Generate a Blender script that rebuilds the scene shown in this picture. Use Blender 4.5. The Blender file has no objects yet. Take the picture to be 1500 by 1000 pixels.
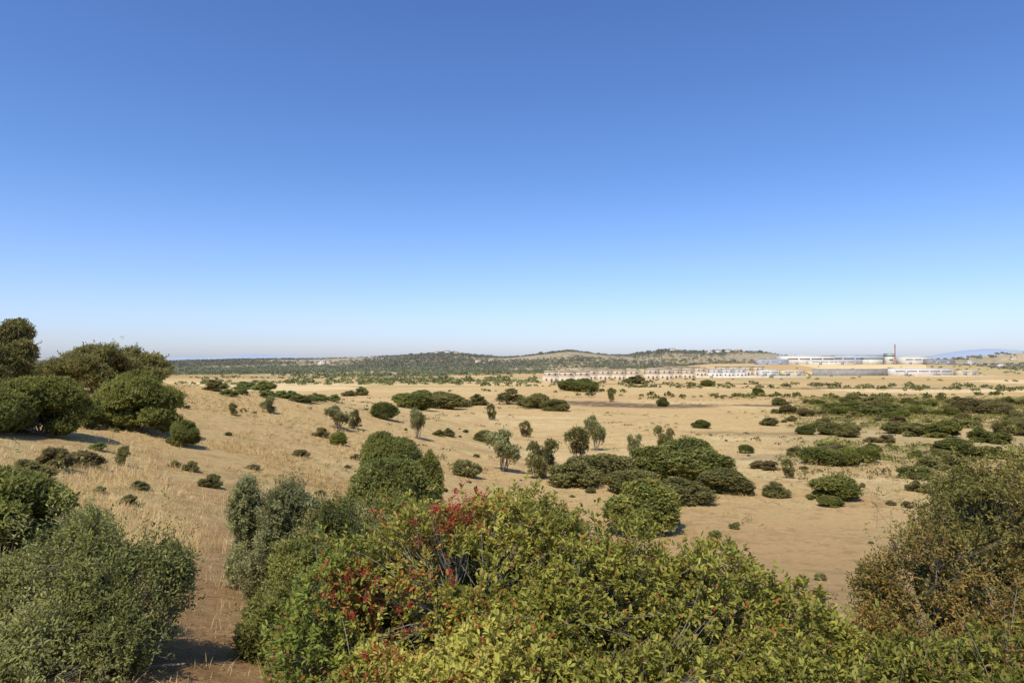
import bpy, math, numpy as np
from mathutils import Vector
R = np.random.default_rng(7)
EYE = 20.0
scene = bpy.context.scene
COL = scene.collection
PITCH = math.atan(0.026)

# ------------------------------------------------------------ terrain
_ty = np.array([-60,-5,0,5,10,15,20,28,50,100,200,400,600,1000,2000,12000.])
_td = np.array([1.2,1.5,1.9,3.0,4.2,5.4,6.4,7.3,8.3,10,12,15,17,19,20,21.])
_u = np.linspace(np.arcsinh(-60/5), np.arcsinh(12000/5), 900)
_tab = np.interp(5*np.sinh(_u), _ty, _td)
_k = np.exp(-0.5*(np.arange(-20,21)/8.0)**2); _k/=_k.sum()
_tab = np.convolve(np.pad(_tab,20,mode='edge'), _k, mode='valid')
_ax = np.array([-40,-8,0,6,15,20,27,40,80,300.]) ; _aa=np.array([0,0,.15,1.4,3.4,4.5,5.8,7.0,8.0,8.0])
_g = np.linspace(-40,300,1400); _at = np.interp(_g,_ax,_aa)
_k2=np.exp(-0.5*(np.arange(-30,31)/11.0)**2); _k2/=_k2.sum()
_at = np.convolve(np.pad(_at,30,mode='edge'), _k2, mode='valid')
def sn(p, seed, f=1.0, n=7):
    r = np.random.default_rng(seed); p=np.asarray(p)
    d = r.normal(size=(n,p.shape[-1])); d/=np.linalg.norm(d,axis=1)[:,None]
    d *= r.uniform(.6,1.7,size=(n,1))*f; ph=r.uniform(0,6.28,n)
    return np.sin(p@d.T+ph).mean(-1)*1.6
def smooth(t): t=np.clip(t,0,1); return t*t*(3-2*t)
def P(px,d): return (px-750)/1000.0*d
_rb=(np.array([-900,0,150,300,460,540,600,660,700,740,790,830,880,920,970,1010,1060,1110,1150,1200,1260,1380,1440,1490,1560,1800,2600.])-750)/1000
_rt=np.array([531,530,530,529,526,524,522,518,522.5,525,520,515,521,521,513,518,515.5,517.5,523,527,528,527,521,517,520,524,528.])
_gb=np.linspace(_rb[0],_rb[-1],1600); _gt=np.interp(_gb,_rb,_rt)
_k3=np.exp(-0.5*(np.arange(-14,15)/4.0)**2); _k3/=_k3.sum()
_gt=np.convolve(np.pad(_gt,14,mode='edge'),_k3,mode='valid')
def H(x,y):
    x=np.asarray(x,float); y=np.asarray(y,float)
    d=np.interp(np.arcsinh(y/5),_u,_tab)
    a=np.interp(-x,_g,_at)*(1-smooth((y-58)/120))
    z=EYE-d+a
    p=np.stack([x,y],-1)
    near=np.clip(np.hypot(x,y)/12,0,1)
    z=z+near*(0.22*sn(p,3,.12)+0.09*sn(p,4,.5)+0.03*sn(p,5,1.6))*(1-smooth((y-300)/500))
    # terrace carrying the factory halls
    z=z+11.5*smooth((y-785)/95)*(1-smooth((y-1040)/200))*smooth((x-210)/110)*(1-smooth((x-560)/140))
    rt=np.interp(x/1700,_gb,_gt); rh=(526-rt)/1000*1700+20
    yc=1700+90*sn(p*np.array([1.,0.]),12,.004)
    hh=np.maximum(rh,0)*np.exp(-((y-yc)/330)**2)*(1+.05*sn(p,11,.014))
    return z+hh
def dirv(px,py):
    cx=(px-750)/1000; cy=(500-py)/1000
    c,s=math.cos(PITCH),math.sin(PITCH)
    return np.array([cx, c-cy*s, s+cy*c])
def survey(px,py,maxd=3000):
    d=dirv(px,py); t=np.geomspace(2,maxd,3000)
    pts=d[None]*t[:,None]; pts[:,2]+=EYE
    below=pts[:,2]<H(pts[:,0],pts[:,1])
    i=int(np.argmax(below)) if below.any() else len(t)-1
    return pts[i,0],pts[i,1],float(H(pts[i,0],pts[i,1]))
def ground_at(x,y): return float(H(x,y))
def soilmask(x,y):
    s=np.exp(-((x+2.95+(y-6)*.30)/.95)**2)*smooth((24-y)/10)+.9*np.exp(-((x-P(1130,24))/6)**2-((y-24)/10)**2)+.5*smooth((8-y)/5)
    return np.clip(s,0,1)

# ------------------------------------------------------------ mesh helpers
def mesh_quads(name,V,F,tint=None,attr='tint',domain='FACE',smooth_=False):
    me=bpy.data.meshes.new(name); V=np.ascontiguousarray(V,np.float32); F=np.ascontiguousarray(F,np.int32)
    me.vertices.add(len(V)); me.vertices.foreach_set('co',V.ravel())
    n=len(F); k=F.shape[1]
    me.loops.add(n*k); me.loops.foreach_set('vertex_index',F.ravel())
    me.polygons.add(n); me.polygons.foreach_set('loop_start',np.arange(0,n*k,k,dtype=np.int32))
    me.polygons.foreach_set('loop_total',np.full(n,k,np.int32))
    if smooth_: me.polygons.foreach_set('use_smooth',np.ones(n,bool))
    if tint is not None:
        a=me.attributes.new(attr,'FLOAT_VECTOR',domain); a.data.foreach_set('vector',np.ascontiguousarray(tint,np.float32).ravel())
    me.update(calc_edges=True); return me
def obj(name,me,loc=(0,0,0),parent=None,mat=None):
    o=bpy.data.objects.new(name,me); o.location=loc; COL.objects.link(o)
    if parent is not None: o.parent=parent
    if mat is not None and me is not None and len(me.materials)==0: me.materials.append(mat)
    return o
def tag(o,label,cat,group=None,kind=None):
    o["label"]=label; o["category"]=cat
    if group: o["group"]=group
    if kind: o["kind"]=kind
def norm(v): return v/np.maximum(np.linalg.norm(v,axis=-1,keepdims=True),1e-9)
def leaves(P0,D,N,L,W):
    D=norm(D); S=norm(np.cross(D,N)); N=norm(np.cross(S,D)); n=len(P0)
    L=L[:,None]; W=W[:,None]
    f=.16*W
    V=np.stack([P0, P0+D*L*.30+S*W*.42+N*f, P0+D*L*.72+S*W*.42+N*f, P0+D*L-N*L*.10,
                P0+D*L*.72-S*W*.42+N*f, P0+D*L*.30-S*W*.42+N*f],1).reshape(-1,3)
    b=(np.arange(n)*6)[:,None]
    F=np.concatenate([b+np.array([[0,1,2,3]]),b+np.array([[0,3,4,5]])],1).reshape(-1,4)
    return V,F
def cubesphere(n):
    g=np.linspace(-1,1,n+1); a,b=np.meshgrid(g,g,indexing='ij'); V=[];F=[];off=0
    idx=np.arange((n+1)**2).reshape(n+1,n+1)
    q=np.stack([idx[:-1,:-1],idx[1:,:-1],idx[1:,1:],idx[:-1,1:]],-1).reshape(-1,4)
    for ax in range(3):
        for s in (1,-1):
            p=np.zeros((n+1,n+1,3)); p[...,ax]=s; p[...,(ax+1)%3]=a*s; p[...,(ax+2)%3]=b
            V.append(norm(p.reshape(-1,3))); F.append(q+off); off+=(n+1)**2
    return np.concatenate(V),np.concatenate(F)
CS6=cubesphere(6); CS2=cubesphere(1)
def tubes(pts,rad,sides=5):
    N,K,_=pts.shape
    T=norm(np.gradient(pts,axis=1)); ref=np.where(np.abs(T[...,2:3])>.9,np.array([1.,0,0]),np.array([0,0,1.]))
    A=norm(np.cross(T,ref)); B=np.cross(T,A)
    th=np.arange(sides)/sides*2*np.pi
    V=pts[:,:,None]+rad[:,:,None,None]*(A[:,:,None]*np.cos(th)[:,None]+B[:,:,None]*np.sin(th)[:,None])
    idx=np.arange(N*K*sides).reshape(N,K,sides); nx=np.roll(idx,-1,2)
    F=np.stack([idx[:,:-1],nx[:,:-1],nx[:,1:],idx[:,1:]],-1).reshape(-1,4)
    return V.reshape(-1,3),F
def bez(a,c,b,K):
    t=np.linspace(0,1,K)[None,:,None]
    return a[:,None]*(1-t)**2+2*c[:,None]*t*(1-t)+b[:,None]*t*t
def merge(parts):
    V=[];F=[];T=[];o=0
    for v,f,t in parts: V.append(v);F.append(f+o);T.append(t);o+=len(v)
    return np.concatenate(V),np.concatenate(F),np.concatenate(T)

# ------------------------------------------------------------ materials
def newmat(name):
    m=bpy.data.materials.new(name); m.use_nodes=True; nt=m.node_tree
    for n in list(nt.nodes): nt.nodes.remove(n)
    return m,nt,nt.nodes.new('ShaderNodeOutputMaterial')
def mk_foliage(name,trans=.42,rough=.65,attr='tint',spec=.12):
    m,nt,out=newmat(name); N=nt.nodes.new; L=nt.links.new
    a=N('ShaderNodeAttribute'); a.attribute_name=attr
    oi=N('ShaderNodeObjectInfo'); mr=N('ShaderNodeMapRange'); mr.inputs[3].default_value=.9; mr.inputs[4].default_value=1.28
    L(oi.outputs['Random'],mr.inputs[0])
    tc=N('ShaderNodeTexCoord'); nz=N('ShaderNodeTexNoise'); nz.inputs['Scale'].default_value=4; L(tc.outputs['Object'],nz.inputs['Vector'])
    mr2=N('ShaderNodeMapRange'); mr2.inputs[3].default_value=.75; mr2.inputs[4].default_value=1.3; L(nz.outputs[0],mr2.inputs[0])
    mu=N('ShaderNodeMath'); mu.operation='MULTIPLY'; L(mr.outputs[0],mu.inputs[0]); L(mr2.outputs[0],mu.inputs[1])
    vm=N('ShaderNodeVectorMath'); vm.operation='SCALE'; L(a.outputs['Vector'],vm.inputs[0]); L(mu.outputs[0],vm.inputs['Scale'])
    p=N('ShaderNodeBsdfPrincipled'); p.inputs['Roughness'].default_value=rough; p.inputs['Specular IOR Level'].default_value=spec
    L(vm.outputs[0],p.inputs['Base Color'])
    if trans>0:
        t=N('ShaderNodeBsdfTranslucent'); mx=N('ShaderNodeMixShader'); mx.inputs[0].default_value=trans
        L(vm.outputs[0],t.inputs[0]); L(p.outputs[0],mx.inputs[1]); L(t.outputs[0],mx.inputs[2]); L(mx.outputs[0],out.inputs[0])
    else: L(p.outputs[0],out.inputs[0])
    return m
M_LEAF=mk_foliage('leaf_material')
M_GRASS=mk_foliage('dry_grass_material',.25,.7,spec=.1)
M_WOODS=mk_foliage('distant_foliage_material',.2,.8,spec=.03)
def mk_noise(name,c1,c2,scale=3,rough=.8,bump=.2,det=6):
    m,nt,out=newmat(name); N=nt.nodes.new; L=nt.links.new
    tc=N('ShaderNodeTexCoord'); nz=N('ShaderNodeTexNoise'); nz.inputs['Scale'].default_value=scale; nz.inputs['Detail'].default_value=det
    L(tc.outputs['Object'],nz.inputs['Vector'])
    cr=N('ShaderNodeValToRGB'); cr.color_ramp.elements[0].position=.35; cr.color_ramp.elements[1].position=.65
    cr.color_ramp.elements[0].color=(*c1,1); cr.color_ramp.elements[1].color=(*c2,1); L(nz.outputs[0],cr.inputs[0])
    p=N('ShaderNodeBsdfPrincipled'); p.inputs['Roughness'].default_value=rough; p.inputs['Specular IOR Level'].default_value=.2
    L(cr.outputs[0],p.inputs['Base Color'])
    if bump:
        b=N('ShaderNodeBump'); b.inputs['Strength'].default_value=bump; L(nz.outputs[0],b.inputs['Height']); L(b.outputs[0],p.inputs['Normal'])
    L(p.outputs[0],out.inputs[0]); return m
M_BARK=mk_noise('bark_material',(.16,.125,.085),(.32,.27,.20),30)
M_TWIG=mk_noise('grey_twig_material',(.19,.155,.11),(.38,.33,.25),30)
M_BERRY=mk_noise('berry_material',(.30,.015,.025),(.48,.04,.05),20,.4,0)
M_WHITE=mk_noise('whitewash_material',(.64,.58,.48),(.76,.70,.59),.4,bump=0)
M_CREAM=mk_noise('cream_render_material',(.62,.49,.31),(.72,.59,.41),.4,bump=0)
M_ROOF=mk_noise('terracotta_material',(.40,.27,.18),(.50,.35,.24),1)
M_GLASS=mk_noise('window_material',(.13,.11,.085),(.20,.18,.15),1,.5,0)
M_GREY=mk_noise('concrete_material',(.29,.27,.24),(.38,.35,.31),.2,bump=0)
M_METAL=mk_noise('roof_sheet_material',(.38,.40,.42),(.46,.48,.50),.1,.8,bump=0)
M_BRICK=mk_noise('brick_material',(.34,.18,.12),(.44,.25,.18),1)
M_GREEN=mk_noise('green_paint_material',(.03,.20,.12),(.05,.27,.16),1)
M_MOUNT=mk_noise('haze_tinted_mountain_material',(.36,.41,.47),(.39,.44,.50),.002,1,0)  # aerial haze painted into the base colour as pale blue-grey

# ------------------------------------------------------------ plants
PAL={
 'mastic':[(.145,.152,.038),(.28,.275,.062),(.40,.38,.108)],
 'dark':[(.125,.133,.036),(.23,.235,.060),(.345,.335,.095)],
 'yellow':[(.18,.18,.032),(.345,.325,.058),(.51,.47,.105)],
 'olive':[(.205,.205,.078),(.33,.32,.128),(.47,.445,.215)],
 'brownish':[(.19,.15,.055),(.30,.24,.09),(.41,.33,.145)],
 'lime':[(.19,.21,.06),(.29,.31,.09),(.38,.39,.14)],
 'drab':[(.18,.165,.052),(.285,.258,.082),(.40,.355,.135)],
}
def palcol(pal,t):
    c=np.array(PAL[pal]); t=np.clip(t,0,1)
    return np.stack([np.interp(t,[0,.5,1],c[:,i]) for i in range(3)],-1)
def dome_lobes(rng,n,spread=.30,rmin=.17,rmax=.29):
    th=rng.uniform(0,6.283,n); r=np.sqrt(rng.uniform(0,1,n))*spread
    rad=rng.uniform(rmin,rmax,n)
    zt=(1-(r/ .5)**2)*rng.uniform(.78,1.0,n)
    c=np.stack([np.cos(th)*r,np.sin(th)*r,np.maximum(zt-rad,.12)],-1)
    rr=np.stack([rad,rad,rad*rng.uniform(.9,1.15,n)],-1)
    k=max(4,n//2); th=rng.uniform(0,6.283,k); r2=rng.uniform(.2,.34,k); rad2=rng.uniform(.13,.2,k)
    c2=np.stack([np.cos(th)*r2,np.sin(th)*r2,rng.uniform(.10,.3,k)],-1); rr2=np.stack([rad2]*3,-1)
    return np.concatenate([np.concatenate([c,c2]),np.concatenate([rr,rr2])],1)
def crown(rng,lobes,ntips,m,L,W,tl,pal,depth=.25,lump=.10,lf=3.0,core=.78,shoot=.06,upw=.45,zmin=0.0,colf=1.0,tintfn=None,gap=0.0):
    C=lobes[:,:3];Rr=lobes[:,3:]
    w=(Rr[:,0]*Rr[:,2]); w=w/w.sum(); size=float(Rr.mean())
    tips=[];dirs=[];tot=0
    while tot<ntips:
        n=ntips*2; k=rng.choice(len(C),n,p=w); d=norm(rng.normal(size=(n,3)))
        lo=d[:,2]<-.35; d[lo,2]*=-rng.choice([1,-1],lo.sum(),p=[.7,.3]) 
        s=1-depth*rng.uniform(0,1,n)**2+shoot*rng.exponential(1,n)*(rng.uniform(size=n)<.3)
        p=C[k]+Rr[k]*d*s[:,None]
        s2=1+lump*sn(p,77,lf/size)+lump*.4*sn(p,78,2.6*lf/size)
        p=C[k]+Rr[k]*d*(s*s2)[:,None]
        q=np.min(np.where(np.arange(len(C))[None]==k[:,None],9,np.linalg.norm((p[:,None]-C[None])/Rr[None],axis=2)),1)
        ok=(q>.80)&(p[:,2]>zmin)
        if gap>0: ok&=~((sn(p,91,3.5/size)>.55-.9*gap)&(rng.uniform(size=n)<.78))
        tips.append(p[ok]);dirs.append(norm(d[ok]/Rr[k][ok])); tot+=ok.sum()
    T=np.concatenate(tips)[:ntips];D=np.concatenate(dirs)[:ntips]
    TD=norm(D*.75+np.array([0,0,upw])+rng.normal(size=D.shape)*.4)
    n=len(T)
    tt=.5+.42*sn(T,5,colf*2.2/size)+rng.normal(0,.16,n)
    P0=np.repeat(T,m,0); DD=np.repeat(TD,m,0)
    N=len(P0); u=rng.uniform(0,1,N)
    P0=P0-DD*(u*tl)[:,None]+rng.normal(size=P0.shape)*tl*.08
    rv=rng.normal(size=P0.shape); rv=norm(rv-DD*(rv*DD).sum(1)[:,None])
    ld=norm(DD*(.35+.65*(1-u))[:,None]+rv*.8)
    nn=np.array([0,0,1.])+rng.normal(size=P0.shape)*.5+np.repeat(D,m,0)*.6
    LL=L*rng.uniform(.65,1.25,N); WW=W*rng.uniform(.75,1.2,N)
    V,F=leaves(P0,ld,nn,LL,WW)
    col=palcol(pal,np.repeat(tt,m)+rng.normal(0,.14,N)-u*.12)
    if tintfn is not None: col=tintfn(P0,col,rng)
    col=np.repeat(col*rng.uniform(.82,1.18,(N,1)),2,0)
    parts=[(V,F,col)]
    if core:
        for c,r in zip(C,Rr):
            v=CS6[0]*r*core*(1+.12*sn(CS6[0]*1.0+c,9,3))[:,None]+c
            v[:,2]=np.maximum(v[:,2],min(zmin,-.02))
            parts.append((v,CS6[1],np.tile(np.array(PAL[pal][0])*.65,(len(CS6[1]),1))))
    return merge(parts),T,TD
def stems(rng,lobes,T,base,r0,nst=14,ntw=200,tw=.004,spread=.12):
    C=lobes[:,:3]; size=lobes[:,3].mean()
    k=rng.integers(0,len(C),nst); tgt=C[k]+np.clip(rng.normal(size=(nst,3)),-1.5,1.5)*lobes[k,3:]*.25
    a=np.tile(base,(nst,1))+rng.normal(size=(nst,3))*np.array([spread,spread,0])*size
    mid=(a+tgt)/2+rng.normal(size=(nst,3))*size*.18
    cv=bez(a,mid,tgt,13)
    v1=tubes(cv[:,::2],np.linspace(1,.45,7)[None]*r0*rng.uniform(.6,1.1,(nst,1)),6)
    pts=cv[:,4:].reshape(-1,3)
    sel=rng.choice(len(T),min(ntw,len(T)),replace=False); tp=T[sel]
    q=tp*.8+np.array(base)*.2+rng.normal(size=tp.shape)*size*.22
    dk=np.empty(len(q),int)
    for i in range(0,len(q),1000): dk[i:i+1000]=np.linalg.norm(q[i:i+1000,None]-pts[None],axis=2).argmin(1)
    st=pts[dk]; ln=np.linalg.norm(tp-st,axis=1); mx=size*.9
    f=np.minimum(1,mx/np.maximum(ln,1e-6))[:,None]; st=tp+(st-tp)*f
    md=(st+tp)/2+rng.normal(size=tp.shape)*.10*size-np.array([0,0,.05])*size
    v2=tubes(bez(st,md,tp,5),np.linspace(1,.3,5)[None]*tw*rng.uniform(.7,1.5,(len(tp),1)),4)
    V=np.concatenate([v1[0],v2[0]]); F=np.concatenate([v1[1],v2[1]+len(v1[0])]); return V,F
def make_plant(kind,label,cat,rng,lobes,loc,crownkw,stemkw,group=None,base=(0,0,0),bark=None):
    (V,F,T_),T,TD=crown(rng,lobes,**crownkw)
    root=obj(kind,None,loc); root.empty_display_size=.2; tag(root,label,cat,group)
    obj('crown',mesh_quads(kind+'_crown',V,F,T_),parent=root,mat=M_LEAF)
    v,f=stems(rng,lobes,T,np.array(base,float),**stemkw)
    obj('trunk' if 'tree' in kind else 'stem',mesh_quads(kind+'_stem',v,f),parent=root,mat=bark or M_BARK)
    return root,T,TD
def scaled(lobes,w,dp,h):
    s=np.array([w,dp,h,w,dp,h]); return lobes*s

def rel(lst,loc):
    a=np.array(lst,float); a[:,2]+=EYE; a[:,:3]-=np.array(loc); return a
# ---- wide yellow-green bush with red berries
loc=(0.0,5.0,ground_at(0,5.0))
LB=rel([(0,5.7,-1.87,.85,.8,.84),(-.62,5.3,-1.95,.68,.7,.83),(.72,5.4,-1.95,.75,.75,.84),(-1.2,5.0,-2.28,.57,.6,.95),
        (1.4,5.0,-2.18,.68,.65,.80),(0,4.4,-2.4,.85,.65,.80),(-.72,4.2,-2.5,.6,.55,.8),(.85,4.1,-2.45,.75,.55,.76),
        (-.35,5.0,-1.86,.42,.42,.42),(.35,5.0,-1.89,.42,.42,.42),(-.95,5.8,-1.82,.42,.4,.45),(1.1,5.4,-1.85,.38,.3,.35),(2.0,4.8,-2.38,.55,.5,.80),(1.6,4.3,-2.4,.5,.45,.68)],loc)
ZT=float(EYE-loc[2])-1.15
def redtint(P0,col,rng):
    k1=np.exp(-((P0[:,0]+.85)/.55)**2-((P0[:,2]-(ZT-.3))/.5)**2)
    k2=np.exp(-((P0[:,0]+.42)/.20)**2-((P0[:,2]-(ZT+.02))/.20)**2)
    a=k1*.40*(.5+1.6*sn(P0,31,10.0))+k2*.45*(.6+1.2*sn(P0,32,12.0))+.03
    r=rng.uniform(size=len(P0))<np.clip(a,0,.50)
    m=rng.uniform(size=len(P0)); m=np.where(k2>.4,m*.25,m)
    rc=np.stack([.34+.12*m,.05+.20*m,.03+.02*m],-1)
    br=rng.uniform(size=len(P0))<.05
    col=np.where(br[:,None],np.array([.42,.28,.09]),col)
    g=smooth((-.8-P0[:,0])/.6)[:,None]
    col=col*(1-g)+np.array([.66,.80,.80])*col*g
    return np.where(r[:,None],rc,col)
rng=np.random.default_rng(1)
hero,T,TD=make_plant('shrub','large yellow-green mastic shrub with red berries and grey twigs','shrub',rng,LB,loc,
   dict(ntips=12800,m=9,L=.045,W=.020,tl=.085,pal='yellow',depth=.45,lump=.16,lf=3.0,core=.50,shoot=.05,tintfn=redtint,gap=.24,upw=.3),
   dict(r0=.016,nst=90,ntw=4400,tw=.0033,spread=.9),bark=M_TWIG)
wgt=np.exp(-((T[:,0]+.42)/.18)**2-((T[:,2]-ZT-.0)/.18)**2)*1.0+.40*np.exp(-((T[:,0]+.95)/.5)**2-((T[:,2]-(ZT-.35))/.4)**2)*(sn(T,55,10)>.3)
sel=np.where(rng.uniform(size=len(T))<wgt*.5)[0]
bp=np.repeat(T[sel],22,0)+rng.normal(size=(len(sel)*22,3))*.017+np.array([0,0,.014])
bs=rng.uniform(.0035,.0065,len(bp))
V=(CS2[0][None]*bs[:,None,None]+bp[:,None]).reshape(-1,3); F=(CS2[1][None]+(np.arange(len(bp))*len(CS2[0]))[:,None,None]).reshape(-1,4)
obj('berries',mesh_quads('berries',V,F,smooth_=True),parent=hero,mat=M_BERRY)

# ---- low shrub skirt on the right front
loc=(2.1,4.1,ground_at(2.1,4.1))
LB=rel([(1.75,4.1,-2.25,.5,.5,.66),(2.35,4.1,-2.22,.55,.5,.62),(2.95,4.2,-2.25,.5,.5,.66),(2.0,3.6,-2.25,.5,.4,.55),(2.7,3.7,-2.2,.5,.4,.55),(3.4,4.3,-2.3,.5,.5,.6)],loc)
def rusty(P0,col,rng):
    r=rng.uniform(size=len(P0))<np.clip(.12+.5*sn(P0,33,9),0,.38)
    return np.where(r[:,None],np.array([.40,.22,.08]),col)
make_plant('shrub','low yellow-green shrub with thin grey twigs and reddish leaves','shrub',np.random.default_rng(2),LB,loc,
   dict(ntips=4600,m=9,L=.043,W=.018,tl=.09,pal='yellow',depth=.45,lump=.2,core=.5,shoot=.09,tintfn=rusty,gap=.22,upw=.35),dict(r0=.014,nst=30,ntw=1700,tw=.003,spread=.8),bark=M_TWIG)
# ---- drab shrub at right
loc=(4.5,7.0,ground_at(4.5,7.0))
LB=rel([(5.15,7.0,-1.95,.80,.9,.92),(4.4,6.9,-2.35,.6,.7,.75),(5.75,6.8,-1.7,.9,.9,.9),(4.65,6.4,-2.75,.85,.8,.85),(4.0,6.9,-2.95,.5,.6,.68),(5.5,6.2,-2.5,.8,.7,.9),(4.95,7.3,-1.65,.4,.5,.5),(3.8,7.1,-2.35,.28,.3,.35),(3.65,6.8,-2.7,.3,.3,.32),(5.45,7.2,-1.3,.35,.35,.4)],loc)
def brown2(P0,col,rng):
    r=rng.uniform(size=len(P0))<np.clip(.3+.6*sn(P0,35,3.5),0,.6)
    return np.where(r[:,None],col*np.array([1.25,.84,.66]),col*np.array([1.0,1.0,.82]))
make_plant('shrub','tall drab olive-brown shrub with fine twiggy branches','shrub',np.random.default_rng(3),LB,loc,
   dict(ntips=9500,m=9,L=.039,W=.017,tl=.12,pal='drab',depth=.5,lump=.24,core=.5,shoot=.11,colf=1.4,tintfn=brown2,gap=.2),dict(r0=.016,nst=60,ntw=2400,tw=.0028,spread=.8))
# ---- olive-green shrub at left front
loc=(-3.2,5.2,ground_at(-3.2,5.2))
LB=rel([(-3.15,5.3,-1.95,.45,.5,.66),(-3.8,5.4,-2.05,.5,.6,.62),(-2.82,5.0,-2.15,.30,.42,.46),(-3.3,4.7,-2.15,.42,.45,.5),(-2.76,5.5,-1.78,.22,.26,.42),(-3.6,5.8,-1.6,.28,.3,.42),(-4.3,5.3,-2.15,.55,.55,.55),(-3.15,4.3,-2.3,.36,.3,.36),(-3.35,5.4,-1.5,.2,.2,.35)],loc)
def softgreen(P0,col,rng): return col*np.array([.98,1.0,.72])
make_plant('shrub','olive-green wild olive shrub with fine leafy shoots','shrub',np.random.default_rng(4),LB,loc,
   dict(ntips=6600,m=12,L=.034,W=.0135,tl=.17,pal='olive',depth=.6,lump=.34,core=.42,shoot=.2,upw=1.0,gap=.26,tintfn=softgreen),dict(r0=.011,nst=50,ntw=2200,tw=.0022,spread=.9))
# ---- shrubs behind hero on the left
for i,(px,d,top,w,seed,pal) in enumerate([(500,8.8,696,1.5,5,'drab'),(430,9.4,706,1.2,6,'olive'),(374,9.6,680,.75,11,'olive'),(455,7.0,765,1.25,7,'mastic'),(575,9.5,700,1.4,8,'mastic'),(435,6.2,825,.85,9,'mastic'),(520,7.6,716,1.3,10,'dark')]):
    x=P(px,d); z=ground_at(x,d); h=EYE-(top-526)/1000*d-z
    lb=scaled(dome_lobes(np.random.default_rng(seed),12,rmin=.13,rmax=.24),w*1.2,w*1.2,h)
    make_plant('shrub','grey-green wild olive shrub with slender upright shoots' if pal=='olive' else 'leafy mid-green mastic shrub','shrub',np.random.default_rng(seed),lb,(x,d,z),
      dict(ntips=3900,m=10,L=.040,W=.016,tl=.13,pal=pal,depth=.5,lump=.24,core=.5,shoot=.18 if pal=='olive' else .08,upw=.6,gap=.28 if pal=='olive' else .15),dict(r0=.014,nst=16,ntw=500,tw=.0026))
# ---- large dense shrubs with own mesh
big=[(580,18,656,2.4,'dark',20,'rounded dense dark green mastic shrub'),
 (572,30,620,2.8,'dark',21,'rounded dense dark green mastic shrub'),
 (628,24,650,1.2,'mastic',22,'small leafy green shrub'),
 (62,26,536,3.4,'mastic',23,'dense green mastic thicket on dry slope'),
 (-20,24,565,2.8,'dark',27,'dense dark green mastic thicket on dry slope'),
 (205,33,540,4.2,'mastic',24,'dense green mastic shrub on dry slope'),
 (268,31,612,1.5,'dark',25,'small dark green shrub at edge of thicket'),
 (130,31,590,1.6,'dark',28,'small dark green shrub at edge of thicket'),
 (5,8.6,672,1.7,'mastic',26,'leafy dark green shrub on slope')]
for px,d,top,w,pal,seed,lab in big:
    x=P(px,d); z=ground_at(x,d); h=EYE-(top-526)/1000*d-z
    rd=seed in (20,21)
    lb=scaled(dome_lobes(np.random.default_rng(seed),15,rmin=.22 if rd else .13,rmax=.30 if rd else .25),w*1.1,w*1.1,h)
    make_plant('shrub',lab,'shrub',np.random.default_rng(seed),lb,(x,d,z),
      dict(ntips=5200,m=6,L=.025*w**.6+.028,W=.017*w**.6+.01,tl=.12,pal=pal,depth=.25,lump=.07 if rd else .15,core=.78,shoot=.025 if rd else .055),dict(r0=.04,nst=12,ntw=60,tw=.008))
for px,d,top,w,seed in [(145,46,498,5.2,30),(208,50,508,4.0,31),(20,38,470,2.9,32),(-30,36,484,3.0,33),(98,50,522,4.2,34)]:
    x=P(px,d); z=ground_at(x,d); h=EYE-(top-526)/1000*d-z
    lb=dome_lobes(np.random.default_rng(seed),17,spread=.37,rmin=.10,rmax=.19); lb[:,2]=.22+lb[:,2]*.78
    lb=scaled(lb,w*1.1,w*1.1,h)
    make_plant('olive_tree','spreading wild olive tree with grey-green crown','tree',np.random.default_rng(seed),lb,(x,d,z),
      dict(ntips=4600,m=6,L=.15,W=.06,tl=.25,pal='drab',depth=.45,lump=.26,core=.64,shoot=.15,gap=.15),dict(r0=.11,nst=12,ntw=200,tw=.015))

# ------------------------------------------------------------ plant library (unit size)
LIB={}
def lib(key,rng,lobes,kw,skw):
    (V,F,T_),T,TD=crown(rng,lobes,**kw)
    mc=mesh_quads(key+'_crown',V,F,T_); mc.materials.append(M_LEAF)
    v,f=stems(rng,lobes,T,np.zeros(3),**skw); ms=mesh_quads(key+'_stem',v,f); ms.materials.append(M_BARK)
    LIB.setdefault(key,[]).append((mc,ms))
for i in range(4):
    for pal in ('dark','mastic','drab','brownish'):
        r=np.random.default_rng(100+i*7+len(pal))
        lib('round_'+pal,r,dome_lobes(r,11,rmin=.17+.02*i,rmax=.31),dict(ntips=2000,m=6,L=.040,W=.023,tl=.042,pal=pal,depth=.22,lump=.11,core=.81,shoot=.035),dict(r0=.02,nst=8,ntw=20,tw=.004))
for i in range(4):
    for pal in ('dark','drab','brownish','lime'):
        r=np.random.default_rng(140+i*5+len(pal))
        lb=dome_lobes(r,13,spread=.36,rmin=.11,rmax=.22)
        lib('low_'+pal,r,lb,dict(ntips=1300,m=6,L=.045,W=.026,tl=.06,pal=pal,depth=.4,lump=.20,core=.68,shoot=.09,gap=.1),dict(r0=.015,nst=9,ntw=60,tw=.004))
for i in range(4):
    for pal in ('olive','drab'):
        r=np.random.default_rng(180+i*5+len(pal))
        n=9; lb=np.concatenate([r.uniform([-.26,-.26,.22],[.26,.26,.84],(n,3)),r.uniform(.12,.22,(n,1))*np.array([[1,1,1.1]])],1)
        lib('sapling_'+pal,r,lb,dict(ntips=900,m=7,L=.055,W=.026,tl=.09,pal=pal,depth=.6,lump=.25,core=0,shoot=.15,upw=.7),dict(r0=.018,nst=9,ntw=120,tw=.0035,spread=.3))
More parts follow.
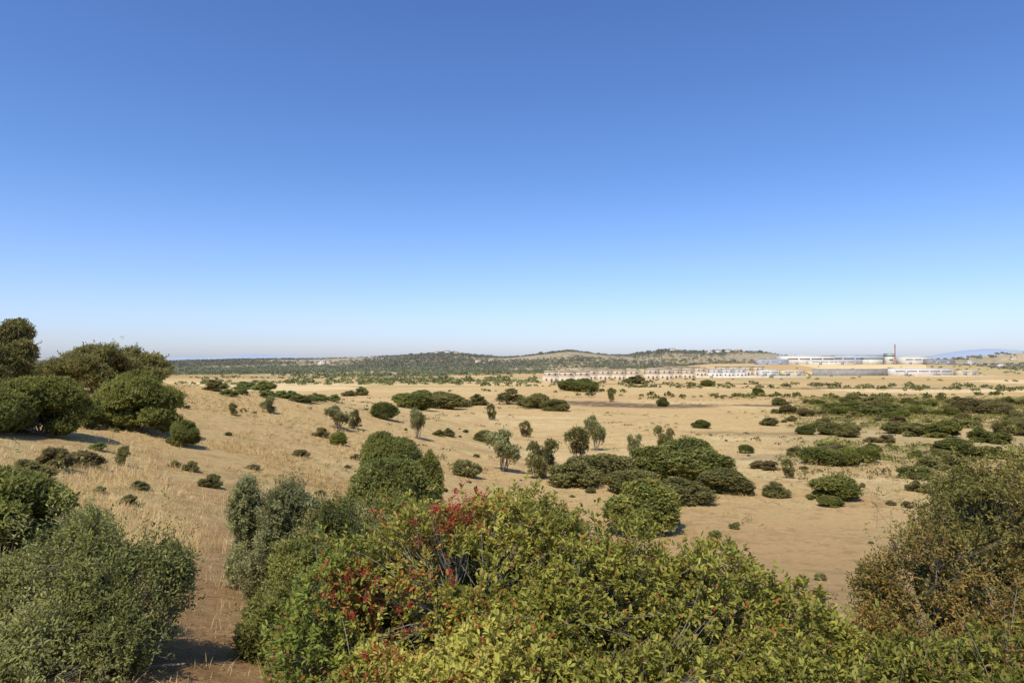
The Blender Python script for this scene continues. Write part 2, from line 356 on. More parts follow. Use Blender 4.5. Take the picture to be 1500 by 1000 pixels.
def put(key,x,y,w,h,label,cat='shrub',name='shrub',group='shrubs dotted over the dry fields',rng=R,parts=True,sink=.04):
    mc,ms=LIB[key][rng.integers(len(LIB[key]))]
    z=ground_at(x,y)-sink*h
    if parts:
        root=obj(name,None,(x,y,z)); a=obj('crown',mc,parent=root); b=obj('trunk' if 'tree' in name else 'stem',ms,parent=root)
    else: root=obj(name,mc,(x,y,z))
    root.scale=(w,w*rng.uniform(.85,1.15),h); root.rotation_euler=(0,0,rng.uniform(0,6.28))
    tag(root,label,cat,group); return root
LAB={'dark':'dense dark green rounded shrub on dry field','mastic':'leafy green mastic shrub on dry field','drab':'dull olive-green low shrub in dry grass',
     'brownish':'brownish half-dry low shrub in dry grass','lime':'light green low shrub in dry grass','olive':'slender grey-green sapling in dry grass'}
MID=[('round_dark',562,613,34,24),('round_mastic',495,651,28,20),('sapling_olive',612,643,28,42),('round_drab',710,646,34,16),('sapling_drab',720,615,16,22),
 ('sapling_olive',738,690,50,54),('low_drab',680,697,42,30),('sapling_drab',848,672,42,42),('sapling_olive',873,660,32,46),('sapling_drab',797,700,52,56),
 ('low_drab',838,712,74,44),('round_drab',888,705,84,50),('round_dark',1012,700,110,58),('round_mastic',950,700,90,48),('round_drab',1062,722,74,36),
 ('low_drab',1000,735,80,40),('round_drab',930,722,70,42),('round_mastic',942,777,112,78),('sapling_drab',972,668,34,42),('round_dark',605,599,60,32),
 ('round_drab',645,598,56,28),('low_drab',688,598,50,18),('round_dark',846,575,56,24),('round_drab',800,603,54,22),('sapling_drab',745,592,40,22),('low_dark',775,597,40,18),
 ('round_dark',1027,627,26,13),('round_dark',1092,663,24,12),('round_dark',1208,680,62,30),('round_mastic',1255,682,62,26),('round_mastic',1222,729,66,34),
 ('round_mastic',1216,741,36,16),('round_dark',970,595,16,14),('round_dark',1110,580,18,14),('low_drab',1275,594,36,16),('round_brownish',1440,610,84,26),
 ('round_dark',1400,668,56,26),('round_dark',1340,700,40,20),('low_drab',1135,727,40,22),('low_lime',1068,722,50,22),('low_drab',310,714,32,24),('sapling_drab',180,682,24,26),
 ('sapling_olive',395,605,26,24),('sapling_drab',340,608,16,16),('sapling_olive',495,628,34,30),('sapling_drab',518,628,22,26),('low_lime',205,716,24,12),
 ('low_brownish',100,690,80,34),('low_drab',40,705,60,36),('low_drab',280,690,26,18),('low_drab',930,562,30,14),('round_dark',1036,566,22,10),('sapling_drab',895,588,14,18),
 ('low_drab',1330,640,80,24),('round_mastic',1385,640,50,24),('round_dark',1180,636,26,14),('round_drab',1230,640,60,20),('low_dark',1290,610,70,20),('low_mastic',1235,606,60,16),
 ('low_brownish',1120,690,44,18),('low_drab',1380,690,80,28),('low_dark',1450,650,60,26),('round_drab',1490,640,60,26),('low_drab',1350,722,40,16),('low_brownish',1290,650,40,12),
 ('low_drab',450,590,50,14),('low_lime',410,585,60,14),('low_lime',345,580,40,14),('low_drab',520,580,40,12),('low_brownish',470,640,26,14),('low_brownish',440,668,24,12),
 ('sapling_drab',1155,700,22,26),('sapling_olive',930,668,24,34),('sapling_drab',770,640,20,22),('low_drab',650,640,30,12),('low_lime',375,574,60,16),('low_drab',315,572,40,18),('low_lime',470,590,60,12)]
LIB['low_mastic']=LIB['round_mastic']
for key,px,py,w,h in MID:
    k=1 if w/h<2.3 else int(round(w/h/1.5))
    for j in range(k):
        fx=(j+.5)/k-.5 if k>1 else 0
        x,y,z=survey(px+fx*w*.9,py-(R.uniform(0,.25)*h if k>1 else 0)); s=y/1000
        ww=w*1.12 if k==1 else w/k*R.uniform(1.15,1.5)
        put(key,x,y,ww*s,h*s*1.08*(R.uniform(.75,1.05) if k>1 else 1),LAB[key.split('_')[1]])
n=0
while n<190:
    y=R.uniform(58,205); x=R.uniform(.36,.86)*y
    if x/y<.42 and R.uniform()<.6: continue
    if sn(np.array([x,y]),71,.07)<-.42: continue
    key=['round_brownish','low_dark','round_drab','low_brownish','round_mastic','low_drab'][R.choice(6,p=[.14,.12,.22,.14,.26,.12])]
    w=R.uniform(1.0,3.0)*(1+.3*(y>120)); put(key,x,y,w,w*R.uniform(.42,.6),LAB[key.split('_')[1]],group='low scrub on the dry plain'); n+=1
for i in range(140):
    y=R.uniform(13,80); x=R.uniform(-.62,.75)*y
    if abs(x)<y*.12 and y<25: continue
    key=['low_drab','low_brownish','low_mastic','low_lime'][R.choice(4,p=[.25,.25,.2,.3])]
    w=R.uniform(.2,.7); put(key,x,y,w,w*R.uniform(.4,.7),'small half-dry weed tuft in straw-coloured grass',cat='weed',name='weed',group='weeds in the dry grass',parts=False)

# ------------------------------------------------------------ distant woodland (one mass)
def woods(name,label,X,Y,S,K,pal,zf=.8,haze_tint=0.0,cat='woodland',qs=(.15,.3)):
    n=len(X); Z=H(X,Y); rng=np.random.default_rng(n)
    c=np.stack([X,Y,Z],-1)
    d=norm(rng.normal(size=(n,K,3))); d[...,2]=np.abs(d[...,2])*1.0-.15
    lob=1+.3*np.sin(d[...,0]*5+rng.uniform(0,6,(n,1)))*np.cos(d[...,1]*6+rng.uniform(0,6,(n,1)))
    rad=S[:,None,None]*.5*rng.uniform(.55,1.05,(n,K,1))*lob[...,None]
    p=c[:,None]+d*rad*np.array([1.15,1.15,zf]); p[...,2]+=(S*.32*zf)[:,None]
    p=p.reshape(-1,3); q=np.repeat(S,K)*rng.uniform(qs[0],qs[1],n*K)
    a=norm(rng.normal(size=p.shape)); b=norm(np.cross(a,rng.normal(size=p.shape)))
    V=np.stack([p-a*q[:,None]*.6,p-b*q[:,None]*.6,p+a*q[:,None]*.6,p+b*q[:,None]*.6],1).reshape(-1,3)
    F=np.arange(len(V)).reshape(-1,4)
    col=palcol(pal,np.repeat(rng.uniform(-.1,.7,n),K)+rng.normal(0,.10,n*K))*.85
    hz=np.repeat(np.clip(haze_tint*Y/2000,0,.65),K)[:,None]
    col=col*(1-hz)+np.array([.27,.28,.29])*hz  # distance haze painted into tree colours, greyer with growing Y
    o=obj(name,mesh_quads(name,V,F,col),mat=M_WOODS); tag(o,label,cat,kind='stuff'); return o
def scatter(n,ya,yb,fa,fb,dens,seed):
    r=np.random.default_rng(seed); y=np.sqrt(r.uniform(ya**2,yb**2,n*4)); x=r.uniform(fa,fb,n*4)*y
    k=r.uniform(size=n*4)<dens(x,y); return x[k][:n],y[k][:n]
def d1(x,y): 
    p=np.stack([x,y],-1); return np.clip(-.25+1.2*sn(p,41,.014)+.95*smooth((y-600)/200)-.8*smooth((x/y+.02)/.14),0,1)
x,y=scatter(6800,380,1300,-.62,.16,d1,1); woods('woodland','olive and carob woodland covering low ground',x,y,2.2+5*R.uniform(0,1,len(x))**2,34,'dark',haze_tint=.62)
def d2(x,y):
    p=np.stack([x,y],-1); return np.clip(.35+1.3*sn(p,43,.012)-.5*smooth((x/y-.3)/.1),0,1)
x,y=scatter(10000,1150,1850,-.7,.5,d2,2); woods('woodland','scrub and pine woodland on distant hills',x,y,R.uniform(3,8,len(x)),20,'drab',haze_tint=.6)
def d3(x,y): return np.clip(.10+1.1*sn(np.stack([x,y],-1),47,.02),0,1)
x,y=scatter(1300,220,1300,-.05,.85,d3,3)
k=~((x>150)&(x<620)&(y>480)&(y<1060)) & ~((y>440)&(y<900)&(x<300)&(x>0))
woods('woodland','scattered trees and hedges on the plain',x[k],y[k],R.uniform(1.5,4.2,k.sum()),36,'drab',haze_tint=.3)
r_=np.random.default_rng(78); hx=[];hy=[]
for i in range(34):
    y0=r_.uniform(170,900); x0=r_.uniform(-.5,.75)*y0; L_=r_.uniform(30,190); sl=r_.uniform(-.35,.35); n_=int(L_/3.2)
    t=r_.uniform(0,1,n_); hx.append(x0+t*L_); hy.append(y0+sl*t*L_+r_.normal(0,2,n_))
hx=np.concatenate(hx);hy=np.concatenate(hy); k=~((hy>450)&(hx>0)&(hx<620))
woods('hedgerow','hedgerows of low shrubs between dry fields',hx[k],hy[k],R.uniform(.8,3.0,k.sum()),36,'dark',haze_tint=.25,cat='hedgerow')
x,y=scatter(700,1080,1400,.12,.85,lambda x,y:.8+0*x,4); woods('woodland','tree belt behind the industrial buildings',x,y,R.uniform(4,8,len(x)),36,'drab',haze_tint=.5)
x=r_.uniform(20,330,60); y=r_.uniform(480,860,60)
woods('woodland','garden trees between the terraced houses',x,y,R.uniform(1.8,3.6,60),36,'dark',haze_tint=.2)
x=r_.uniform(260,620,110); y=np.concatenate([r_.uniform(785,850,90),r_.uniform(690,725,20)])
woods('woodland','trees on the earth bank below the factory halls',x,y,R.uniform(1.8,4.0,110),36,'dark',haze_tint=.3)
ps=[]
for px0,px1,yy,nn in [(600,720,1650,44),(780,880,1700,50),(930,1020,1700,60),(1030,1120,1700,30),(1380,1500,1650,30)]:
    for i in range(nn): ps.append((P(R.uniform(px0,px1),yy),yy+R.uniform(-60,60)))
ps=np.array(ps); woods('woodland','umbrella pines along a hill crest',ps[:,0],ps[:,1],R.uniform(6,12,len(ps)),40,'dark',haze_tint=.45)
def du(x,y): 
    f=x/y; p=np.stack([x,y],-1)
    return np.clip(smooth((f-.36)/.12)*(1-smooth((y-190)/40))*.9*(sn(p,71,.07)>-.5)+.13*(sn(p,72,.2)>.3)+.12*(f<-.1)*(sn(p,73,.3)>.1),0,1)
x,y=scatter(7500,45,225,-.6,.88,du,12); woods('undergrowth','low half-dry brush and heath between shrubs',x,y,R.uniform(.3,.95,len(x)),16,'brownish',zf=.6,cat='undergrowth',qs=(.10,.22))
x,y=scatter(2600,55,225,.34,.88,du,13); woods('undergrowth','low olive-green brush between shrubs',x,y,R.uniform(.5,1.4,len(x)),22,'mastic',zf=.7,cat='undergrowth',qs=(.10,.2))
x,y=scatter(2600,10,60,-.65,.75,lambda x,y:np.clip(.1+.8*sn(np.stack([x,y],-1),74,.35),0,1)*(np.abs(x)>.1*y),14); woods('undergrowth','tiny dry thistles and seedlings in the grass',x,y,R.uniform(.08,.30,len(x)),16,'brownish',zf=.8,cat='undergrowth',qs=(.08,.18))
x,y=scatter(600,12,70,-.65,.75,lambda x,y:np.clip(.1+.8*sn(np.stack([x,y],-1),75,.25),0,1)*(np.abs(x)>.1*y),15); woods('undergrowth','tiny fresh green seedlings in the dry grass',x,y,R.uniform(.12,.38,len(x)),18,'lime',zf=.8,cat='undergrowth',qs=(.08,.18))

# ------------------------------------------------------------ dry grass
def grass(name,label,ntuft,ya,yb,fa,fb,nb,hmin,hmax,bw,seed,bias):
    r=np.random.default_rng(seed); y=np.exp(r.uniform(math.log(ya),math.log(yb),ntuft*3)); x=r.uniform(fa,fb,ntuft*3)*y
    p=np.stack([x,y],-1); dn=np.clip(.25+.9*sn(p,61,.6)+.6*sn(p,62,.13)+bias*smooth((-x/y-.05)/.3),0.02,1)*(1-.95*np.clip(soilmask(x,y)*1.7,0,1))
    k=r.uniform(size=len(x))<dn; x=x[k][:ntuft];y=y[k][:ntuft]; n=len(x)
    ht=np.repeat(r.uniform(.35,1.3,n)*(1+.5*sn(np.stack([x,y],-1),63,.8)),nb)
    X=np.repeat(x,nb)+r.normal(0,.07,n*nb); Y=np.repeat(y,nb)+r.normal(0,.07,n*nb); Z=H(X,Y)-.02
    th=r.uniform(0,6.283,n*nb); lean=r.uniform(.2,1.3,n*nb); h=r.uniform(hmin,hmax,n*nb)*np.clip(ht,.2,2)
    sc=np.clip(Y/18,.6,2.2)*bw
    b=np.stack([X,Y,Z],-1); d=np.stack([np.cos(th),np.sin(th),0*th],-1); s=np.stack([-np.sin(th),np.cos(th),0*th],-1)*sc[:,None]*.5
    t1=b+d*(lean*h*.35)[:,None]+np.array([0,0,.6])*h[:,None]; t2=b+d*(lean*h)[:,None]+np.array([0,0,.95])*h[:,None]
    V=np.stack([b-s,b+s,t1+s*.8,t1-s*.8,t2+s*.15,t2-s*.15],1).reshape(-1,3)
    i=(np.arange(n*nb)*6)[:,None]; F=np.concatenate([i+np.array([[0,1,2,3]]),i+np.array([[3,2,4,5]])],1).reshape(-1,4)
    t=np.repeat(r.uniform(0,1,n)+.3*sn(np.stack([x,y],-1),64,.3),nb)*.7+r.uniform(0,.3,n*nb)
    c=np.array([(.40,.27,.10),(.68,.49,.21),(.84,.66,.34)]); col=np.stack([np.interp(t,[0,.5,1],c[:,j]) for j in range(3)],-1)
    o=obj(name,mesh_quads(name,V,F,np.repeat(col,2,0)),mat=M_GRASS); tag(o,label,'grass',kind='stuff')
grass('dry_grass','sparse straw-coloured dry grass on sandy slope',17000,4.5,90,-.82,.85,10,.05,.20,.007,5,.3)
grass('dry_grass','taller tufted dry grass on the slope',5000,9,60,-.8,-.12,13,.10,.32,.007,6,.4)

# ------------------------------------------------------------ ground sheet
xs=np.sort(4*np.sinh(np.linspace(-1,1,600)*8.1)); 
ys=4*np.sinh(np.linspace(-math.asinh(45/4)/8.15,1,560)*8.15)
X,Y=np.meshgrid(xs,ys,indexing='ij'); Z=H(X,Y)
V=np.stack([X,Y,Z],-1).reshape(-1,3); idx=np.arange(V.shape[0]).reshape(X.shape)
F=np.stack([idx[:-1,:-1],idx[1:,:-1],idx[1:,1:],idx[:-1,1:]],-1).reshape(-1,4)
p2=np.stack([X,Y],-1)
nb=sn(p2,21,.15)*.35
burn=np.zeros_like(X)
for cx,cy,rx,ry in [(P(905,172),172,12,11),(P(985,165),165,12,10),(P(850,190),190,10,8),(P(1120,168),168,8,6),(P(1300,330),330,60,14),(P(1000,420),420,60,12),(P(1180,60),60,6,2.5),(P(1090,90),90,8,3)]:
    burn=np.maximum(burn,smooth(1.5-np.hypot((X-cx)/rx,(Y-cy)/ry)+nb)*(.55 if cy<100 else 1))
hill=np.clip(smooth((Y-1000)/300)*(1-smooth((X-1050)/150)),0,1)
green=np.maximum(hill,smooth((Y-560)/150)*smooth((-X/np.maximum(Y,1)-.02)/.15)*.7)
green=np.maximum(green,smooth((X/np.maximum(Y,1)-.36)/.1)*smooth((Y-50)/15)*(1-smooth((Y-200)/60))*.5)
at=np.stack([burn,green,soilmask(X,Y)],-1).reshape(-1,3)
def ground_mat():
    m,nt,out=newmat('dry_ground_material'); N=nt.nodes.new; L=nt.links.new
    tc=N('ShaderNodeTexCoord'); 
    def noise(scale,det=6,vec=None,rough=.6):
        z=N('ShaderNodeTexNoise'); z.inputs['Scale'].default_value=scale; z.inputs['Detail'].default_value=det; z.inputs['Roughness'].default_value=rough
        L(vec or tc.outputs['Object'],z.inputs['Vector']); return z.outputs[0]
    def ramp(v,a,b,c1=(0,0,0),c2=(1,1,1)):
        r=N('ShaderNodeValToRGB'); r.color_ramp.elements[0].position=a; r.color_ramp.elements[1].position=b
        r.color_ramp.elements[0].color=(*c1,1); r.color_ramp.elements[1].color=(*c2,1); L(v,r.inputs[0]); return r.outputs[0]
    def mix(f,a,b,mode='MIX'):
        x=N('ShaderNodeMix'); x.data_type='RGBA'; x.blend_type=mode
        if isinstance(f,float): x.inputs[0].default_value=f
        else: L(f,x.inputs[0])
        for s,v in ((6,a),(7,b)):
            if isinstance(v,tuple): x.inputs[s].default_value=(*v,1)
            else: L(v,x.inputs[s])
        return x.outputs[2]
    def math_(op,a,b):
        x=N('ShaderNodeMath'); x.operation=op; x.use_clamp=True
        for i,v in enumerate((a,b)):
            if isinstance(v,float): x.inputs[i].default_value=v
            else: L(v,x.inputs[i])
        return x.outputs[0]
    def mapped(sc,rz=0):
        mp=N('ShaderNodeMapping'); mp.inputs['Scale'].default_value=sc; mp.inputs['Rotation'].default_value=(0,0,rz); L(tc.outputs['Object'],mp.inputs['Vector']); return mp.outputs[0]
    ln=N('ShaderNodeSeparateXYZ'); L(tc.outputs['Object'],ln.inputs[0])
    big=noise(.045,8,mapped((.35,1,1),.15),.65); med=noise(.30,10,None,.72); fin=noise(4,8,rough=.8); vf=noise(30,5,rough=.88)
    straw=mix(ramp(fin,.40,.60),(.59,.395,.15),(.84,.625,.28))
    straw=mix(ramp(vf,.34,.54),(.40,.25,.095),straw)
    soil=mix(ramp(fin,.40,.60),(.49,.275,.115),(.68,.425,.19))
    soil=mix(ramp(vf,.34,.51),(.32,.17,.07),soil)
    at=N('ShaderNodeAttribute'); at.attribute_name='zone'; sp=N('ShaderNodeSeparateXYZ'); L(at.outputs['Vector'],sp.inputs[0])
    c=mix(math_('ADD',math_('MULTIPLY',ramp(med,.50,.57),.7),math_('MULTIPLY',sp.outputs[2],.9)),straw,soil)
    c=mix(math_('MULTIPLY',ramp(big,.52,.58),.5),c,mix(ramp(med,.38,.6),(.53,.335,.135),(.68,.455,.19)))
    c=mix(math_('MULTIPLY',ramp(big,.38,.46,(1,1,1),(0,0,0)),.6),c,mix(ramp(fin,.40,.60),(.66,.48,.205),(.87,.68,.35)))
    c=mix(math_('MULTIPLY',ramp(noise(1.1,9,rough=.78),.52,.59),.5),c,(.34,.22,.085))
    c=mix(math_('MULTIPLY',ramp(noise(.12,9,mapped((.4,1,1),-.2),.78),.55,.63),.55),c,(.36,.275,.11))
    vo=N('ShaderNodeTexVoronoi'); vo.inputs['Scale'].default_value=.011; L(mapped((.6,1,1),.35),vo.inputs['Vector'])
    sv=N('ShaderNodeSeparateColor'); L(vo.outputs['Color'],sv.inputs[0])
    my=N('ShaderNodeMapRange'); my.inputs[1].default_value=140; my.inputs[2].default_value=230; my.inputs[4].default_value=.55; L(ln.outputs[1],my.inputs[0])
    c=mix(math_('MULTIPLY',ramp(sv.outputs[0],.60,.64),my.outputs[0]),c,(.56,.35,.15))
    c=mix(math_('MULTIPLY',ramp(sv.outputs[1],.68,.72),my.outputs[0]),c,(.84,.65,.33))
    c=mix(math_('MULTIPLY',ramp(sv.outputs[2],.74,.78),my.outputs[0]),c,(.42,.33,.14))
    gr=mix(ramp(noise(.08,8,rough=.7),.42,.6),(.22,.195,.08),(.50,.36,.17))
    c=mix(math_('MULTIPLY',sp.outputs[1],math_('ADD',ramp(noise(.05,8,rough=.7),.35,.6),.3)),c,gr)
    c=mix(math_('MULTIPLY',sp.outputs[0],ramp(noise(.4,6),.3,.5)),c,(.18,.115,.065))
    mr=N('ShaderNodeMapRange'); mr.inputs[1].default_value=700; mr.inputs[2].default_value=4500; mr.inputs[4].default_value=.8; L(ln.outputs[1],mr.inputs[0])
    c=mix(mr.outputs[0],c,(.36,.38,.41))  # far ground blended to blue-grey, painted stand-in for distance haze
    p=N('ShaderNodeBsdfPrincipled'); p.inputs['Roughness'].default_value=.95; p.inputs['Specular IOR Level'].default_value=.05; L(c,p.inputs['Base Color'])
    b=N('ShaderNodeBump'); b.inputs['Strength'].default_value=.9; b.inputs['Distance'].default_value=.14; L(fin,b.inputs['Height'])
    b2=N('ShaderNodeBump'); b2.inputs['Strength'].default_value=.7; b2.inputs['Distance'].default_value=.03; L(vf,b2.inputs['Height']); L(b.outputs[0],b2.inputs['Normal'])
    L(b2.outputs[0],p.inputs['Normal']); L(p.outputs[0],out.inputs[0]); return m
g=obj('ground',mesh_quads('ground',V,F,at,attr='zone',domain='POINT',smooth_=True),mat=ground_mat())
tag(g,'dry golden grassland with sandy orange soil','ground',kind='structure')

def mountain(px0,px1,top,y,seed,label):
    n=120; px=np.linspace(px0,px1,n); x=P(px,y); t=np.linspace(0,1,n)
    prof=np.sin(t*np.pi)**.6*(.75+.25*sn(np.stack([t*9,t*0],-1),seed,1.5)); hh=(526-top)/1000*y*prof+EYE
    m=12; rows=[]
    for j in range(m):
        v=j/(m-1); s=math.sin(v*math.pi)
        rows.append(np.stack([x,y+(v-.5)*1800+0*x,-5+hh*s*(1+.1*sn(np.stack([x,0*x+j*200],-1),seed+1,.006))],-1))
    V=np.concatenate(rows); idx=np.arange(m*n).reshape(m,n)
    F=np.stack([idx[:-1,:-1],idx[:-1,1:],idx[1:,1:],idx[1:,:-1]],-1).reshape(-1,4)
    o=obj('mountain',mesh_quads('mountain',V,F,smooth_=True),mat=M_MOUNT); tag(o,label,'mountain',kind='structure')
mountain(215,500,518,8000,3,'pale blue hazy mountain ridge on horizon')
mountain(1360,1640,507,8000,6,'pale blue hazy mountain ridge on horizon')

# ------------------------------------------------------------ buildings
BV=np.array([(-1,-1,-1),(1,-1,-1),(1,1,-1),(-1,1,-1),(-1,-1,1),(1,-1,1),(1,1,1),(-1,1,1)])*.5
BF=np.array([(0,3,2,1),(4,5,6,7),(0,1,5,4),(1,2,6,5),(2,3,7,6),(3,0,4,7)])
def boxes(name,bs,mat):
    V=np.concatenate([BV*np.array(b[3:])+np.array(b[:3]) for b in bs]); F=np.concatenate([BF+8*i for i in range(len(bs))])
    me=mesh_quads(name,V,F); me.materials.append(mat); return me
def gable(name,w,d,z,h,mat,ov=.3):
    w=w/2+ov; d=d/2+ov
    V=np.array([(-w,-d,z),(w,-d,z),(w,d,z),(-w,d,z),(-w,0,z+h),(w,0,z+h),(-w,-d,z-.2),(w,-d,z-.2),(w,d,z-.2),(-w,d,z-.2)])
    F=[(0,1,5,4),(2,3,4,5),(6,9,8,7),(6,7,1,0),(7,8,2,1),(8,9,3,2),(9,6,0,3)]
    me=bpy.data.meshes.new(name); me.from_pydata(V.tolist(),[],F+[(1,2,5),(3,0,4)]); me.materials.append(mat); return me
def house_variant(mat,kind,w,d,h):
    wall=[(0,0,h/2-1,w,d,h+2)]
    if kind==0:
        wall=[(0,0,.5,w,d,5.2),(w*.06,d*.15,h*.5+1.5,w*.86,d*.62,h-3.0),(0,-d/2+.12,3.45,w,.24,.7)]
        roof=boxes('roof',[(w*.06,d*.15,h+.15,w*.9,d*.68,.3)],mat)
        up=-d*.16
    else:
        roof=gable('roof',w,d,h,1.1,M_ROOF); up=-d/2
    window=boxes('window',[(0,0,0,1.0,.12,1.1)],M_GLASS); dr=boxes('door',[(0,0,0,1.1,.12,2.1)],M_GLASS)
    W=boxes('wall',wall,mat)
    places=[(-w*.28,-d/2-.02,1.6,window,'window'),(w*.05,-d/2-.02,1.1,dr,'door'),(w*.32,-d/2-.02,1.6,window,'window'),(-w*.08,up-.02,4.6,window,'window'),(w*.3,up-.02,4.6,window,'window')]
    return dict(wall=W,roof=roof,places=places)
HV=[house_variant(M_WHITE,0,9,10,6.4),house_variant(M_CREAM,0,9,10,6.2),house_variant(M_WHITE,1,9,9,5.4),house_variant(M_CREAM,1,9,9,5.2)]
def put_house(v,x,y,rz,label,group='cream terraced houses of a small estate',name='terraced_house',s=1.0,h=1.0):
    r=obj(name,None,(x,y,ground_at(x,y))); r.rotation_euler=(0,0,rz); r.scale=(s,s,s*h)
    tag(r,label,'house',group); obj('wall',v['wall'],parent=r); obj('roof',v['roof'],parent=r)
    for px_,py_,pz_,me,nm in v['places']: obj(nm,me,(px_,py_,pz_),parent=r)
HL=['white flat-roofed terraced house with roof terrace','cream flat-roofed terraced house with roof terrace','white house with terracotta roof','cream house with terracotta roof']
for y0,pa,pb,s0 in [(470,806,872,1.2),(545,822,990,1.25),(625,862,1010,1.35),(700,970,1100,1.4),(765,980,1112,1.5)]:
    x=P(pa,y0); k=0; yj=0; hj=1; v=1
    while x<P(pb,y0):
        if k%int(R.integers(2,6))==0 and k>0: x+=R.uniform(1,9); yj=R.uniform(-9,9); hj=R.uniform(.75,1.1); v=R.choice(4,p=[.2,.5,.05,.25])
        put_house(HV[v],x,y0+yj,0,HL[v],s=s0,h=hj)
        x+=9.02*s0; k+=1
for px,y in [(655,1600),(668,1610),(640,1600),(472,1350),(480,1360),(1040,1590),(1052,1600),(1066,1600),(1080,1620),(985,1600),(1420,1400),(1465,1300),(1440,1080),(1485,1500),(720,1400),(700,1350)]:
    v=R.choice([0,1,2,3]); put_house(HV[v],P(px,y),y,R.uniform(-.3,.3),'white villa among trees on a low hill',group='villas scattered on the hills',name='villa',s=R.uniform(1.0,1.4))

def building(name,label,cat,x,y,parts,rz=0,z=None):
    r=obj(name,None,(x,y,ground_at(x,y) if z is None else z)); r.rotation_euler=(0,0,rz); tag(r,label,cat)
    for nm,me,l in parts: obj(nm,me,l,parent=r)
    return r
def warehouse(label,x,y,w,d,h,wm,rm,rh=.5,nwin=8,rz=0):
    ps=[('wall',boxes('wall',[(0,0,h/2-2,w,d,h+4),(0,-d/2+.3,h+.3,w,.6,1.0)],wm),(0,0,0)),('roof',gable('roof',w-.8,d-1.4,h,rh,rm,.0),(0,0,0))]
    wm_=boxes('window',[(0,0,0,w/nwin*.86,.2,h*.12)],M_GLASS)
    for i in range(nwin): ps.append(('window',wm_,(-w/2+w/nwin*(i+.5),-d/2-.05,h*.66)))
    dm=boxes('door',[(0,0,0,4,.2,4)],M_METAL)
    for i in range(2): ps.append(('door',dm,(-w*.3+i*w*.5,-d/2-.05,2.0)))
    return building('warehouse',label,'warehouse',x,y,ps,rz)
warehouse('long white industrial hall with grey sheet roof',P(1178,915),915,62,40,11,M_WHITE,M_METAL,nwin=4)
warehouse('long pale grey industrial hall with flat roof',P(1250,930),930,80,40,12,M_METAL,M_METAL,nwin=5)
warehouse('low pale grey industrial shed with flat roof',P(1130,900),900,36,24,6,M_METAL,M_METAL,nwin=3)
warehouse('low white workshop in front of the halls',P(1215,885),882,56,16,5,M_WHITE,M_GREY,nwin=5)
warehouse('large white hall with pale roof behind the chimney',P(1336,925),925,34,26,10,M_WHITE,M_METAL,nwin=3)
warehouse('low grey shed at the end of the yard',P(1372,905),900,30,20,6,M_GREY,M_METAL,nwin=3)
warehouse('wide low white warehouse beside the yard',P(1342,745),745,62,26,7.5,M_WHITE,M_METAL,nwin=5)
warehouse('small white industrial building with flat roof',P(1124,730),730,18,14,6,M_WHITE,M_GREY,nwin=2)
warehouse('small cream industrial building with flat roof',P(1160,755),755,24,14,5.5,M_CREAM,M_GREY,nwin=2)
warehouse('small cream shed beside the warehouses',P(1415,780),780,20,14,5,M_CREAM,M_GREY,nwin=2)
building('retaining_wall','long grey concrete retaining wall below the factory','wall',P(1245,735),735,
  [('panel',boxes('panel',[(0,0,1.5,82,.6,11)]+[(-37+8.2*i,-.45,1.2,.5,.3,10.2) for i in range(10)],M_GREY),(0,0,0)),('coping',boxes('coping',[(0,0,7.15,83,1.3,.3)],M_WHITE),(0,0,0))],rz=.02)
building('boundary_wall','low cream boundary wall along the road','wall',P(1405,700),700,
  [('panel',boxes('panel',[(0,0,-.3,90,.4,2.6)],M_CREAM),(0,0,0))],rz=-.03)
building('boundary_wall','low white boundary wall beside the houses','wall',P(1090,640),640,
  [('panel',boxes('panel',[(0,0,-.3,110,.4,3.2)],M_WHITE),(0,0,0))],rz=.03)
building('factory_tower','white factory tower with green band near the top','tower',P(1299,905),900,
  [('wall',boxes('wall',[(0,0,5,9,10,18)],M_WHITE),(0,0,0)),('sign_band',boxes('sign_band',[(0,0,11.6,9.3,10.3,1.8)],M_GREEN),(0,0,0)),('roof',boxes('roof',[(0,0,14.2,9.6,10.6,.4)],M_GREY),(0,0,0)),
   ('window',boxes('window',[(0,-5.05,6,5,.2,1.6)],M_GLASS),(0,0,0))])
building('factory_annex','white factory annex with green-painted front band','building',P(1274,895),890,
  [('wall',boxes('wall',[(0,0,3,24,8,11)],M_WHITE),(0,0,0)),('sign_band',boxes('sign_band',[(0,0,7.2,24.3,8.3,1.0)],M_GREEN),(0,0,0)),('roof',boxes('roof',[(0,0,8.7,24.6,8.6,.4)],M_METAL),(0,0,0))])
zz=np.array([0,1,3,3.01,10,20,26.0,26.01,26.8,26.81,27.7]); rr=np.array([2.4,2.4,2.3,1.9,1.7,1.45,1.2,1.5,1.5,1.25,1.2])*.44
th=np.arange(16)/16*2*np.pi
V=np.stack([rr[:,None]*np.cos(th),rr[:,None]*np.sin(th),np.repeat(zz[:,None]-1,16,1)],-1).reshape(-1,3); idx=np.arange(len(V)).reshape(len(zz),16); nx=np.roll(idx,-1,1)
F=np.stack([idx[:-1],nx[:-1],nx[1:],idx[1:]],-1).reshape(-1,4)
me=mesh_quads('chimney',V,F); me.materials.append(M_BRICK)
building('factory_chimney','tall tapering red brick factory chimney','chimney',P(1311,888),888,[('shaft',me,(0,0,0))])

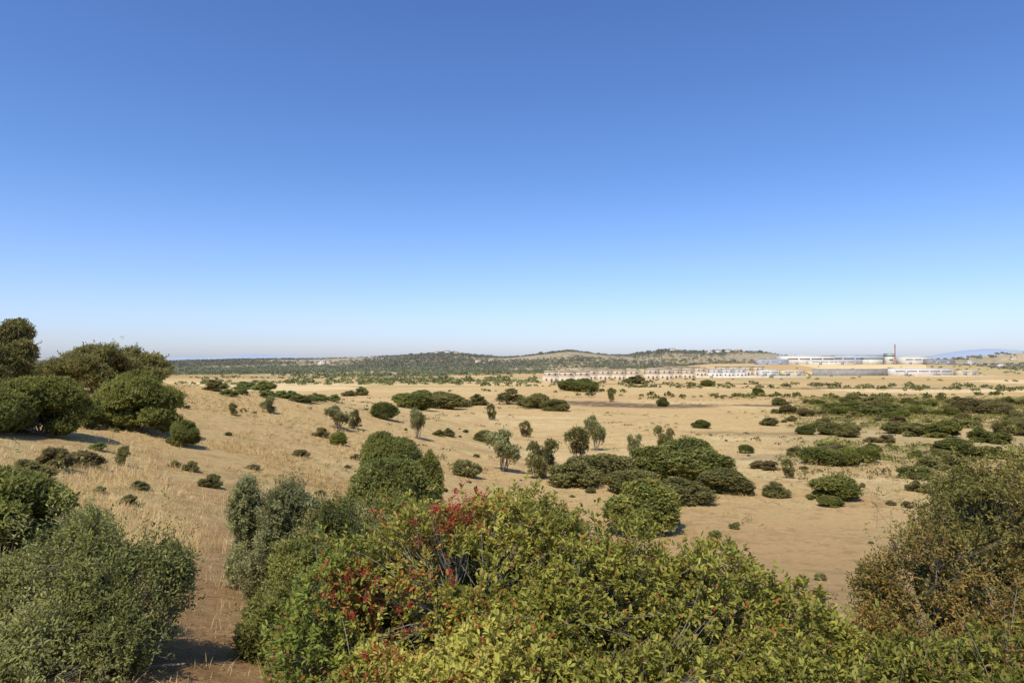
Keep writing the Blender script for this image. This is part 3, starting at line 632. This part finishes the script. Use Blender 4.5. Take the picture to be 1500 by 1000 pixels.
# ------------------------------------------------------------ light, sky, camera
SUN_EL=math.radians(58); AZ=math.radians(208)
s=Vector((math.sin(AZ)*math.cos(SUN_EL),math.cos(AZ)*math.cos(SUN_EL),math.sin(SUN_EL)))
ld=bpy.data.lights.new('sun','SUN'); ld.energy=4.1; ld.angle=math.radians(.5); ld.color=(1,.95,.86)
lo=bpy.data.objects.new('sun',ld); lo.rotation_euler=s.to_track_quat('Z','Y').to_euler(); COL.objects.link(lo)
w=bpy.data.worlds.new('World'); scene.world=w; w.use_nodes=True; nt=w.node_tree
bg=nt.nodes['Background']; sky=nt.nodes.new('ShaderNodeTexSky'); sky.sky_type='NISHITA'; sky.sun_disc=False
sky.sun_elevation=SUN_EL; sky.sun_rotation=AZ; sky.air_density=1.0; sky.dust_density=.6; sky.ozone_density=3.0; sky.altitude=50
tc=nt.nodes.new('ShaderNodeTexCoord'); sx=nt.nodes.new('ShaderNodeSeparateXYZ'); nt.links.new(tc.outputs['Generated'],sx.inputs[0])
rp=nt.nodes.new('ShaderNodeValToRGB'); nt.links.new(sx.outputs[2],rp.inputs[0])
e=rp.color_ramp.elements; e[0].position=0; e[0].color=(.53,.57,.79,1); e[1].position=.46; e[1].color=(.37,.49,.72,1)
q=e.new(.06); q.color=(.56,.60,.82,1); q=e.new(.14); q.color=(.51,.58,.79,1); q=e.new(.26); q.color=(.41,.53,.74,1)
sc=nt.nodes.new('ShaderNodeVectorMath'); sc.operation='SCALE'; sc.inputs['Scale'].default_value=2.0; nt.links.new(rp.outputs[0],sc.inputs[0])
mu=nt.nodes.new('ShaderNodeVectorMath'); mu.operation='MULTIPLY'; nt.links.new(sky.outputs[0],mu.inputs[0]); nt.links.new(sc.outputs[0],mu.inputs[1])
nt.links.new(mu.outputs[0],bg.inputs[0]); bg.inputs[1].default_value=.114
cd=bpy.data.cameras.new('camera'); cd.lens=24; cd.sensor_width=36; cd.clip_end=30000; cd.clip_start=.05
co=bpy.data.objects.new('camera',cd); co.location=(0,0,EYE); co.rotation_euler=(math.pi/2+PITCH,0,0); COL.objects.link(co); scene.camera=co
scene.view_settings.view_transform='Standard'; scene.view_settings.look='None'; scene.view_settings.exposure=0
